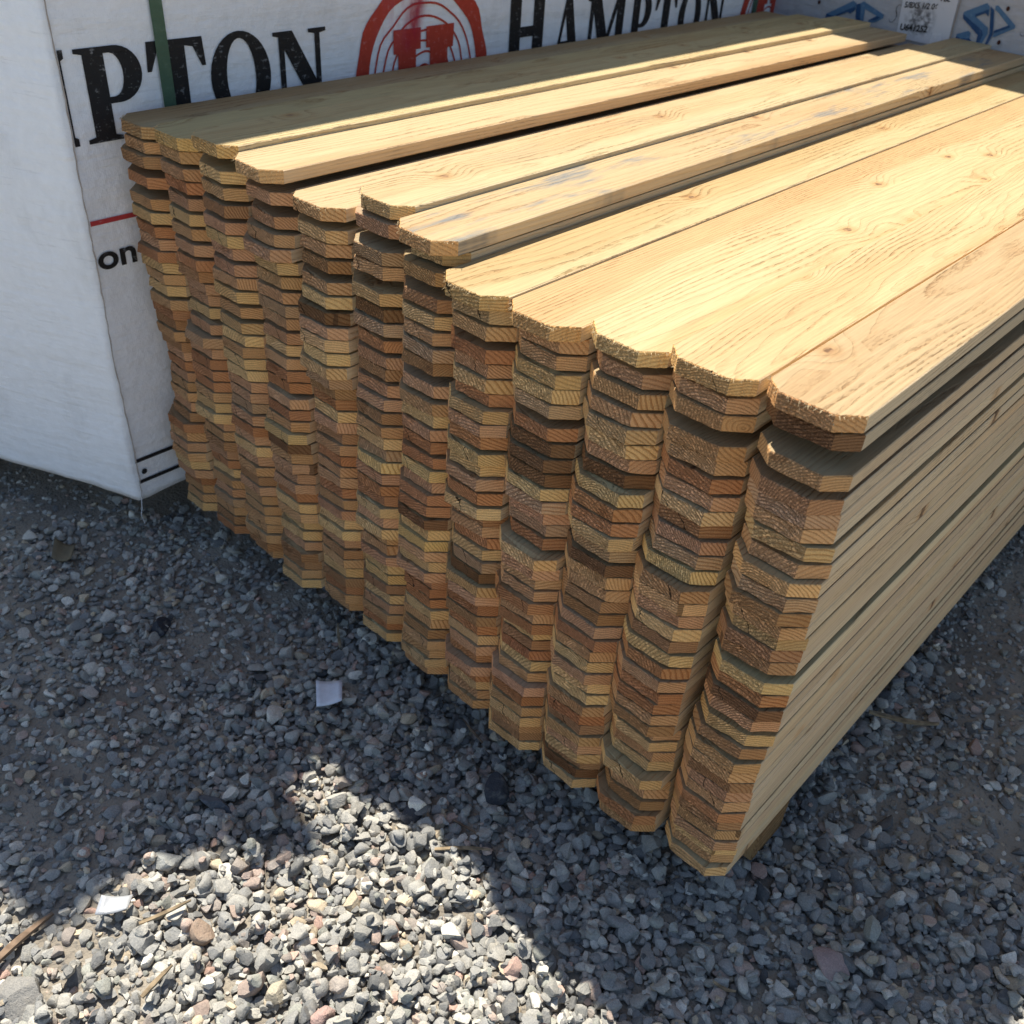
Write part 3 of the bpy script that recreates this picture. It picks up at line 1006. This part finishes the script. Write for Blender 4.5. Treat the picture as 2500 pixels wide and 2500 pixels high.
def letter(ch, a0, w_, z0, h_, parent, face=FA, mat=None):
    """Condensed serif capitals drawn in a unit box."""
    s, sh = .10, .045
    if ch == 'H':
        loops = [[(0, 0), (.40, 0), (.40, sh), (.34, sh + .02), (.34, .44), (.66, .44), (.66, sh + .02), (.60, sh), (.60, 0), (1, 0), (1, sh), (.93, sh + .02), (.93, 1 - sh - .02), (1, 1 - sh), (1, 1),
                  (.60, 1), (.60, 1 - sh), (.66, 1 - sh - .02), (.66, .53), (.34, .53), (.34, 1 - sh - .02), (.40, 1 - sh), (.40, 1), (0, 1), (0, 1 - sh), (.07, 1 - sh - .02), (.07, sh + .02), (0, sh)]]
    elif ch == 'P':
        out = [(0, 0), (.55, 0), (.55, sh), (.44, sh + .02), (.44, .40), (.60, .40)]
        out += [(.60 + .40 * math.sin(t), .70 - .30 * math.cos(t)) for t in np.linspace(.15, math.pi - .15, 14)]
        out += [(.60, 1), (0, 1), (0, 1 - sh), (.12, 1 - sh - .02), (.12, sh + .02), (0, sh)]
        inn = [(.44, .47), (.52, .47)] + [(.52 + .18 * math.sin(t), .70 - .23 * math.cos(t)) for t in np.linspace(.1, math.pi - .1, 12)] + [(.52, .93), (.44, .93)]
        loops = [out, inn]
    elif ch == 'T':
        loops = [[(.24, 0), (.76, 0), (.76, sh), (.66, sh + .02), (.66, .92), (.80, .90), (.93, .68), (1, .68), (.97, 1), (.03, 1), (0, .68), (.07, .68), (.20, .90), (.34, .92), (.34, sh + .02), (.24, sh)]]
    elif ch == 'O':
        loops = [ell(.5, .5, .5, .52, 36), ell(.5, .5, .24, .44, 30)]
    elif ch == 'N':
        loops = [[(0, 0), (.30, 0), (.30, sh), (.20, sh + .02), (.20, .78), (.70, 0), (.88, 0), (.88, 1 - sh - .02), (1, 1 - sh), (1, 1), (.66, 1), (.66, 1 - sh), (.78, 1 - sh - .02), (.78, .36), (.36, 1), (0, 1),
                  (0, 1 - sh), (.10, 1 - sh - .02), (.10, sh + .02), (0, sh)]]
    elif ch == 'A':
        loops = [[(0, 0), (.28, 0), (.28, sh), (.20, sh + .02), (.27, .26), (.56, .26), (.62, sh + .02), (.54, sh), (.54, 0), (1, 0), (1, sh), (.92, sh + .02), (.62, 1), (.40, 1), (.12, sh + .02), (0, sh)],
                 [(.29, .33), (.54, .33), (.42, .76)]]
    elif ch == 'M':
        loops = [[(0, 0), (.24, 0), (.24, sh), (.16, sh + .02), (.17, .76), (.40, 0), (.50, 0), (.74, .78), (.74, sh + .02), (.66, sh), (.66, 0), (1, 0), (1, sh), (.92, sh + .02), (.92, 1 - sh - .02), (1, 1 - sh), (1, 1),
                  (.72, 1), (.53, .36), (.32, 1), (.02, 1), (.02, 1 - sh), (.09, 1 - sh - .02), (.08, sh + .02), (0, sh)]]
    loops = [mp(lp, a0, w_, z0, h_) for lp in loops]
    return decal('letter', face, loops, mat or INK, parent)


def text(body, face, a0, z0, size, sx, mat, parent, name='lettering', bold=0.0, slope=0.0, up=.0022):
    cu = bpy.data.curves.new('text', 'FONT')
    cu.body = body
    cu.size = size
    cu.offset = bold
    t = bpy.data.objects.new('text', cu)
    me = bpy.data.meshes.new_from_object(t)
    bpy.data.objects.remove(t)
    for q_ in me.vertices:
        q_.co = face.at(a0 + q_.co.x * sx, z0 + q_.co.y + slope * q_.co.x, up)
    me.name = name
    return link(name, me, parent, [mat])


# ---- the white stack beside the pickets
hs = bpy.data.objects.new('wrapped_lumber_stack', None)
COL.objects.link(hs)
tag(hs, 'tall stack of lumber packs in white wrap with black capitals and red round emblem', 'lumber stack')
prism('wrap', [(-1.19, -.069), (-1.19, 1.96), (-3.3, 1.96), (-3.3, -.955)], .004, .97, WRAP, hs, .03, .010)
prism('upper_pack', [(-1.32, -.07), (-1.32, 1.96), (-3.2, 1.96), (-3.2, -.50)], 1.04, 1.62, WRAP, hs, .1)
prism('upper_pack', [(-1.650, -.076), (-1.650, 2.10), (-3.2, 2.10), (-3.2, -.30)], 1.69, 2.25, WRAP, hs, .1)
for z0, z1 in ((GZ - .02, .003), (.971, 1.039), (1.621, 1.689)):
    for y in (.35, 1.55):
        box('runner', -3.1, -1.70, y, y + .09, z0, z1, OLDWOOD, hs)
# unseen flap added over the top edge to cast a bump of shade below
v, f = [], []
for i in range(9):
    for j in range(7):
        a, b = i / 8 - .5, j / 6
        w_ = .125 * (1 - .35 * b * b)
        v.append((-1.661 + .18 * b * (1 - .25 * (2 * a) ** 2), .195 + a * w_, 2.251 + .012 * math.sin(a * 9) * b - .05 * b * b))
for i in range(8):
    for j in range(6):
        f.append((i * 7 + j, i * 7 + j + 1, (i + 1) * 7 + j + 1, (i + 1) * 7 + j))
fl = link('wrap_flap', mesh('wrap_flap', v, f, True), hs, [WRAP])
so_ = fl.modifiers.new('thick', 'SOLIDIFY')
so_.thickness = .002

# print
decal('letter', FA, [[(-.066, .628), (-.0585, .628), (-.0585, .638), (-.0635, .641), (-.0635, .743), (-.0585, .746), (-.0585, .757), (-.066, .757)]], INK, hs)
letter('P', -.044, .100, .628, .128, hs)
letter('T', .065, .099, .627, .128, hs)
letter('O', .170, .112, .626, .128, hs)
letter('N', .290, .108, .625, .123, hs)
letter('H', .854, .120, .590, .215, hs)
letter('A', .997, .096, .625, .120, hs)
letter('M', 1.108, .146, .622, .120, hs)
letter('P', 1.266, .080, .620, .120, hs)
letter('T', 1.362, .086, .618, .120, hs)
letter('O', 1.460, .098, .616, .120, hs)
letter('N', 1.572, .098, .614, .120, hs)


def emblem(cy, cz, R_, sq):
    decal('emblem_ring', FA, [ell(cy, cz, R_ * sq, R_, 64, .09, 3), ell(cy + .002, cz - .004, R_ * .835 * sq, R_ * .83, 56, .04, 9)], RED, hs)
    for i, (q_, s_) in enumerate(((.755, 11), (.63, 15), (.50, 21), (.40, 25), (.28, 27), (.15, 31))):
        decal('growth_ring', FA, [ell(cy, cz - .012, R_ * (q_ + .010) * sq, R_ * (q_ + .010), 56, .05, s_), ell(cy, cz - .012, R_ * (q_ - .012) * sq, R_ * (q_ - .012), 56, .05, s_)], RED, hs, .0014)
    z1 = cz + .078
    decal('emblem_letter', FA, [[(cy - .077, z1), (cy - .010, z1), (cy - .010, z1 - .036), (cy - .022, z1 - .036), (cy - .022, z1 - .066), (cy + .014, z1 - .066), (cy + .014, z1 - .036), (cy + .004, z1 - .036), (cy + .004, z1),
                                 (cy + .076, z1), (cy + .074, z1 - .040), (cy + .060, z1 - .040), (cy + .060, z1 - .12), (cy + .074, z1 - .12), (cy + .074, z1 - .158), (cy + .004, z1 - .158), (cy + .004, z1 - .12), (cy + .014, z1 - .12),
                                 (cy + .014, z1 - .088), (cy - .022, z1 - .088), (cy - .022, z1 - .12), (cy - .010, z1 - .12), (cy - .010, z1 - .158), (cy - .077, z1 - .158), (cy - .077, z1 - .12), (cy - .066, z1 - .12), (cy - .066, z1 - .04), (cy - .077, z1 - .04)]], RED, hs, .0022)


emblem(.628, .650, .170, .98)
emblem(1.885, .635, .165, .85)
decal('printed_line', FA, [[(-.066, .510), (1.9, .502), (1.9, .509), (-.066, .5175)]], REDL, hs, .0015, .05)
decal('printed_line', FA, [[(-.068, .078), (1.9, .070), (1.9, .077), (-.068, .0855)]], INK, hs, .0015, .05)
decal('printed_line', FA, [[(-.068, .034), (1.9, .030), (1.9, .037), (-.068, .0415)]], INK, hs, .0015, .05)
text('on', FA, -.0665, .440, .055, 1.18, INK, hs, 'lettering', .0012)
decal('nail_head', FA, [ell(-.055, .057, .0055, .0055, 14)], INK, hs, .003)
decal('strap', FA, [[(.088, .004), (.1085, .004), (.101, .962), (.0805, .962)]], STRAP, hs, .004, .05)
decal('strap', FA, [[(1.80, .004), (1.822, .004), (1.822, .962), (1.80, .962)]], STRAP, hs, .004, .05)
# frayed seam along the corner and a loose thread below it
bm = bmesh.new()
prev = None
rs = random.Random(4)
for i in range(70):
    z = .004 + .95 * i / 69
    p = Vector((-1.1885 + bulge(-.9, z) * .3 + rs.uniform(-.0007, .0012), -.0685 + rs.uniform(-.0008, .0008) + .004 * noise.noise((z * 5, 0, 0)), z))
    ring = [bm.verts.new(p + Vector((math.cos(a), math.sin(a), 0)) * rs.uniform(.0007, .0017)) for a in (0, 2.1, 4.2)]
    if prev:
        for j in range(3):
            bm.faces.new((prev[j], prev[(j + 1) % 3], ring[(j + 1) % 3], ring[j]))
    prev = ring
me = bpy.data.meshes.new('seam')
bm.to_mesh(me)
bm.free()
link('seam', me, hs, [SEAM])


def tube(name, pts, rad, mat, parent=None, sides=4):
    bm = bmesh.new()
    prev = None
    for i, p in enumerate(pts):
        p = Vector(p)
        d = (Vector(pts[min(i + 1, len(pts) - 1)]) - Vector(pts[max(i - 1, 0)])).normalized()
        a = d.orthogonal().normalized()
        b = d.cross(a)
        rr = rad if not callable(rad) else rad(i / (len(pts) - 1))
        ring = [bm.verts.new(p + (a * math.cos(t) + b * math.sin(t)) * rr) for t in [2 * math.pi * j / sides for j in range(sides)]]
        if prev:
            for j in range(sides):
                bm.faces.new((prev[j], prev[(j + 1) % sides], ring[(j + 1) % sides], ring[j]))
        else:
            bm.faces.new(list(reversed(ring)))
        prev = ring
    bm.faces.new(prev)
    me = bpy.data.meshes.new(name)
    bm.to_mesh(me)
    bm.free()
    return link(name, me, parent, [mat])


tube('loose_thread', [(-1.188, -.070, .006), (-1.186, -.074, -.015), (-1.188, -.077, -.030), (-1.184, -.075, -.048)], .0008, WHITEINK, hs, 3)

# ---- the grey stack behind the pile
ss = bpy.data.objects.new('wrapped_lumber_stack', None)
COL.objects.link(ss)
tag(ss, 'grey wrapped lumber stack with blue angular emblems, standing beyond the far picket ends', 'lumber stack')


def sp_plan(a0, a1, back, dep=1.4):
    n_ = Vector((SD.y, -SD.x))
    p0 = Vector((-1.2, 1.92)) + SD * a0 - n_ * back
    p1 = Vector((-1.2, 1.92)) + SD * a1 - n_ * back
    return [tuple(p0), tuple(p1), tuple(p1 - n_ * dep), tuple(p0 - n_ * dep)]


prism('wrap', sp_plan(-.02, 2.6, 0), .004, .97, GWRAP, ss, .03, .008)
prism('upper_pack', sp_plan(-.3, 2.6, .0), 1.04, 1.62, GWRAP, ss, .1)
prism('upper_pack', sp_plan(-.45, 2.6, -.03), 1.69, 2.22, GWRAP, ss, .1)
for z0, z1 in ((GZ - .02, .003), (.971, 1.039), (1.621, 1.689)):
    for x in (-.6, .9):
        box('runner', x, x + .09, 2.25, 3.1, z0, z1, OLDWOOD, ss)
LOGO = dict(
    S2light=[(0.5409, 0.7324), (0.54, 0.7407), (0.5883, 0.7669), (0.5968, 0.7608), (0.6014, 0.7402), (0.5926, 0.7464), (0.5717, 0.7357), (0.6081, 0.7189), (0.6119, 0.7066), (0.6037, 0.6793), (0.5924, 0.6784), (0.595, 0.7014), (0.5951, 0.7081), (0.5434, 0.7272)],
    S2dark=[(0.5434, 0.7272), (0.5399, 0.7367), (0.5964, 0.7117), (0.6015, 0.7037), (0.5996, 0.6819), (0.5916, 0.6782), (0.59, 0.7005)],
    S2dark2=[(0.5717, 0.7357), (0.5694, 0.7404), (0.5958, 0.755), (0.6014, 0.7402), (0.5926, 0.7464)],
    S2hook=[(0.5397, 0.682), (0.5388, 0.6937), (0.5649, 0.7051), (0.5716, 0.7013), (0.5725, 0.6902), (0.5896, 0.6801), (0.5862, 0.6784), (0.541, 0.6799)],
    S2hookd=[(0.54, 0.6813), (0.5398, 0.6893), (0.5525, 0.6859), (0.5725, 0.6902), (0.5896, 0.6801), (0.5862, 0.6784)],
    P2dark=[(0.599, 0.7616), (0.6097, 0.7558), (0.619, 0.7278), (0.6244, 0.7066), (0.6184, 0.6809), (0.613, 0.6799), (0.6163, 0.7074), (0.605, 0.743)],
    P2light=[(0.6097, 0.7640), (0.6147, 0.7663), (0.6679, 0.7344), (0.6693, 0.7281), (0.6307, 0.7037), (0.626, 0.7025), (0.6237, 0.7154), (0.6522, 0.7313), (0.62, 0.7524), (0.6110, 0.7560)],
    P2dk=[(0.6237, 0.7154), (0.6558, 0.7319), (0.6584, 0.7284), (0.6257, 0.7102)],
    S1light=[(0.1778, 0.6678), (0.1781, 0.6778), (0.2477, 0.7186), (0.257, 0.7148), (0.2591, 0.7002), (0.2471, 0.6886), (0.2384, 0.6908), (0.209, 0.6775), (0.2213, 0.6741), (0.1959, 0.6674), (0.1786, 0.665)],
    S1dark=[(0.2073, 0.6777), (0.2082, 0.6803), (0.2554, 0.7068), (0.2591, 0.7002), (0.2471, 0.6886), (0.2382, 0.6915), (0.2092, 0.677)],
    S1d2=[(0.1778, 0.6678), (0.1781, 0.6778), (0.2213, 0.6741), (0.2076, 0.6612), (0.1786, 0.665)],
    P1dark=[(0.2584, 0.7121), (0.2695, 0.7163), (0.2797, 0.6795), (0.2664, 0.6772)],
    P1light=[(0.2681, 0.716), (0.2771, 0.7217), (0.3407, 0.7021), (0.3415, 0.6942), (0.3236, 0.6821), (0.3036, 0.6775), (0.3018, 0.6832), (0.3215, 0.6961), (0.2853, 0.7057), (0.2893, 0.6787), (0.279, 0.6769)],
    P1dk=[(0.3005, 0.6825), (0.3236, 0.6959), (0.3343, 0.6958), (0.3221, 0.6866)])
for nm, pl in LOGO.items():
    dk_ = 'd' in nm[2:]
    decal('emblem_dark_face' if dk_ else 'emblem_light_face', FS, [pl], NAVY if dk_ else BLUE, ss, .0030 if dk_ else .0018)


def script_s(a0, z0, h_):
    """A thin slanted serif S as a stroke of uneven width."""
    ctr = [(.86, .80), (.80, .95), (.62, 1.0), (.42, .94), (.34, .80), (.40, .66), (.55, .52), (.64, .38), (.60, .18), (.42, .03), (.20, .0), (.04, .08), (.0, .22)]
    wd = [.012, .03, .03, .04, .065, .09, .10, .09, .065, .04, .03, .04, .012]
    le, ri = [], []
    for i, p in enumerate(ctr):
        a, b = ctr[max(0, i - 1)], ctr[min(len(ctr) - 1, i + 1)]
        d = Vector((b[0] - a[0], b[1] - a[1])).normalized()
        le.append((p[0] - d.y * wd[i] / 2, p[1] + d.x * wd[i] / 2))
        ri.append((p[0] + d.y * wd[i] / 2, p[1] - d.x * wd[i] / 2))
    lp = le + ri[::-1]
    decal('letter', FS, [[(a0 + (p[0] * .62 + p[1] * .10) * h_, z0 + p[1] * h_) for p in lp]], GREY, ss)


script_s(.357, .689, .041)
script_s(.684, .716, .040)
k = NT('tag_paper')
P = k.pos()
x, y, z = k.sep(P)
n = k.noise(P, 75.0, 5.0, .65)
rad = k.f('SQRT', k.f('ADD', k.f('POWER', k.f('MULTIPLY', k.f('ADD', x, .765), 1.0), 2.0), k.f('POWER', k.f('SUBTRACT', z, .706), 2.0)))
sm = k.f('MULTIPLY', k.step(rad, .018, .046, 1.0, .0), k.step(n, .36, .60))
c = k.mix(k.f('MULTIPLY', sm, .85), (0.66, 0.66, 0.67), (0.06, 0.06, 0.065))
c = k.mix(k.f('MULTIPLY', k.step(n, .58, .7), .3), c, (0.25, 0.25, 0.25))
TAG = k.out(c, 0.6, 0.3)
decal('paper_tag', FS, [[(.3798, .752), (.378, .800), (.518, .815), (.5193, .7622), (.5258, .6600), (.3887, .6600)]], TAG, ss, .0034)
text('5/8X5 1/2 06', FS, .3895, .7265, .0175, .92, INK, ss, 'lettering', .0004, .09, .0046)
text('U641252', FS, .3936, .6780, .0190, 1.02, INK, ss, 'lettering', .0006, .09, .0046)
text('TBL', FS, .474, .7530, .0175, .92, INK, ss, 'lettering', .0004, .09, .0046)
decal('printed_patch', FS, [[(.4792, .660), (.4807, .6857), (.5021, .6883), (.5124, .660)]], WHITEINK, ss, .0040)
decal('wrap_seam', FS, [[(.5225, .80), (.5255, .80), (.5300, .64), (.5262, .64)]], SEAM, ss, .0036)
for a_, z_ in ((.6406, .7635), (.6452, .6948), (.150, .7000)):
    decal('nail_hole', FS, [ell(a_, z_, .0042, .0050, 14)], RUST, ss, .0042)


# ------------------------------------------------------------------ litter on the gravel
def sheet(name, quad, mat, th, curl, label, cat, seed):
    """A thin scrap lying on the stones: quad of (x, y), slightly curled, with its own thickness."""
    q_ = random.Random(seed)
    z0 = max([top_at(*p, 4, 97) for p in quad] + [top_at(sum(p[0] for p in quad) / 4, sum(p[1] for p in quad) / 4, 5, 97)]) + .001
    ctr = Vector((sum(p[0] for p in quad) / 4, sum(p[1] for p in quad) / 4, z0))
    n_ = 7
    v, f = [], []
    for s_ in (0, 1):
        for i in range(n_):
            for j in range(n_):
                a, b = i / (n_ - 1), j / (n_ - 1)
                p = Vector(quad[0]).lerp(Vector(quad[1]), a).lerp(Vector(quad[3]).lerp(Vector(quad[2]), a), b)
                z = curl * ((a - .5) ** 2 + .6 * (a - .5) * (b - .4)) * 4 + q_.uniform(-1, 1) * .0002
                v.append((p.x - ctr.x, p.y - ctr.y, z - th * s_))
    m_ = n_ * n_
    for i in range(n_ - 1):
        for j in range(n_ - 1):
            a = i * n_ + j
            f.append((a, a + n_, a + n_ + 1, a + 1))
            f.append((m_ + a, m_ + a + 1, m_ + a + n_ + 1, m_ + a + n_))
    edge = [i * n_ for i in range(n_)] + [(n_ - 1) * n_ + j for j in range(1, n_)] + [i * n_ + n_ - 1 for i in range(n_ - 2, -1, -1)] + [j for j in range(n_ - 2, 0, -1)]
    for i in range(len(edge)):
        a, b = edge[i], edge[(i + 1) % len(edge)]
        f.append((b, a, m_ + a, m_ + b))
    o = link(name, mesh(name, v, f, True), None, [mat])
    o.location = ctr
    tag(o, label, cat)
    return o


PAPER = flat('paper', (0.74, 0.75, 0.78), 0.7, False, 0.0)
k = NT('milky_plastic')
P = k.pos()
n = k.noise(P, 60.0, 3.0)
c = k.mix(k.step(n, .45, .7, 0, .35), (0.47, 0.48, 0.49), (0.30, 0.30, 0.29))
k.b.inputs['Transmission Weight'].default_value = 0.25
PLASTIC = k.out(c, 0.30, 0.45)
sheet('paper_scrap', [(-.662, -.094), (-.637, -.062), (-.601, -.092), (-.622, -.125)], PAPER, .0008, .0035, 'small square scrap of white paper lying on shaded gravel', 'paper', 3)
sheet('plastic_scrap', [(-.556, -.512), (-.532, -.484), (-.517, -.500), (-.541, -.530)], PLASTIC, .0015, .004, 'torn scrap of milky white plastic lying on sunlit gravel', 'plastic scrap', 5)
LEAFM = flat('dead_leaf', (0.16, 0.125, 0.075), 0.8, False, 0.0)
sheet('dry_leaf', [(-1.275, -.205), (-1.245, -.182), (-1.198, -.212), (-1.240, -.232)], LEAFM, .0006, .010, 'curled dry brown leaf lying in dirt before the white stack', 'leaf', 7)


BARK, STRAW = bark_mat('bark', (0.24, 0.165, 0.11)), bark_mat('straw', (0.33, 0.25, 0.155))


def sliver(name, p, q_, w_, th, mat, label, cat, seed, group=None):
    """A flat tapering splinter with a bend, lying over the stones."""
    rr = random.Random(seed)
    p, q_ = Vector(p), Vector(q_)
    d = (q_ - p).normalized()
    s_ = Vector((-d.y, d.x))
    z = max(top_at(*p.lerp(q_, t), 3, 92) for t in (.1, .5, .9)) + th * .6
    ctr = Vector(((p.x + q_.x) / 2, (p.y + q_.y) / 2, z))
    n_ = 9
    bend = rr.uniform(-.06, .06) * (q_ - p).length
    v, f = [], []
    for i in range(n_):
        t = i / (n_ - 1)
        wi = w_ * (0.35 + .65 * math.sin(math.pi * min(1, .18 + t * .8))) * rr.uniform(.85, 1.1) * .5
        c_ = p.lerp(q_, t) + s_ * bend * math.sin(math.pi * t)
        zz = .003 * math.sin(t * 3.1 + seed)
        for a, b in ((-1, -.5), (1, -.5), (.8, .5), (-.8, .5)):
            e = c_ + s_ * a * wi
            v.append((e.x - ctr.x, e.y - ctr.y, zz + b * th))
    for i in range(n_ - 1):
        for j in range(4):
            f.append((i * 4 + j, i * 4 + (j + 1) % 4, i * 4 + 4 + (j + 1) % 4, i * 4 + 4 + j))
    f.append((3, 2, 1, 0))
    f.append(tuple(range((n_ - 1) * 4, n_ * 4)))
    o = link(name, mesh(name, v, f, False), None, [mat])
    o.location = ctr
    tag(o, label, cat, group)
    return o


SLV = 'splinters lying on the gravel'
for i, (nm, p, q_, w_, th, mt, lab, cat) in enumerate((
    ('bark_strip', (-.560, -.675), (-.590, -.562), .011, .004, BARK, 'long brown bark strip lying across the shadow edge of the sunlit gravel', 'bark strip'),
    ('wood_splinter', (-.004, .478), (.086, .540), .0085, .004, STRAW, 'long pale wood splinter sticking out from under the picket pile', 'splinter'),
    ('wood_splinter', (-.335, -.115), (-.300, -.108), .004, .002, BARK, 'dark crossed splinter in shade beside the black square stone', 'splinter'),
    ('wood_splinter', (-.318, -.168), (-.262, -.118), .006, .002, STRAW, 'grey brown grass blade lying over the edge of the sunlit gravel', 'splinter'),
    ('wood_splinter', (-.705, -.010), (-.748, .020), .005, .002, STRAW, 'thin straw standing against the shaded foot of the picket columns', 'splinter'),
    ('wood_splinter', (-.410, -.545), (-.418, -.500), .007, .002, STRAW, 'short tan splinter half buried in sunlit dirt and stones', 'splinter'),
    ('wood_splinter', (-.395, .005), (-.450, .020), .004, .002, BARK, 'thin brown twig in shade just below the picket ends', 'splinter'),
    ('wood_splinter', (.120, .140), (.136, .152), .005, .002, STRAW, 'tiny yellowish wood chip in the shaded gravel beyond the bearer', 'splinter'),
    ('wood_splinter', (.055, -.060), (.082, -.050), .005, .002, STRAW, 'short tan splinter in shaded gravel beyond the pile corner', 'splinter'),
    ('wood_splinter', (-.490, -.500), (-.470, -.440), .006, .002, STRAW, 'yellow straw splinter beside the white plastic scrap', 'splinter'),
)):
    sliver(nm, p, q_, w_, th, mt, lab, cat, 20 + i, SLV if nm == 'wood_splinter' else None)
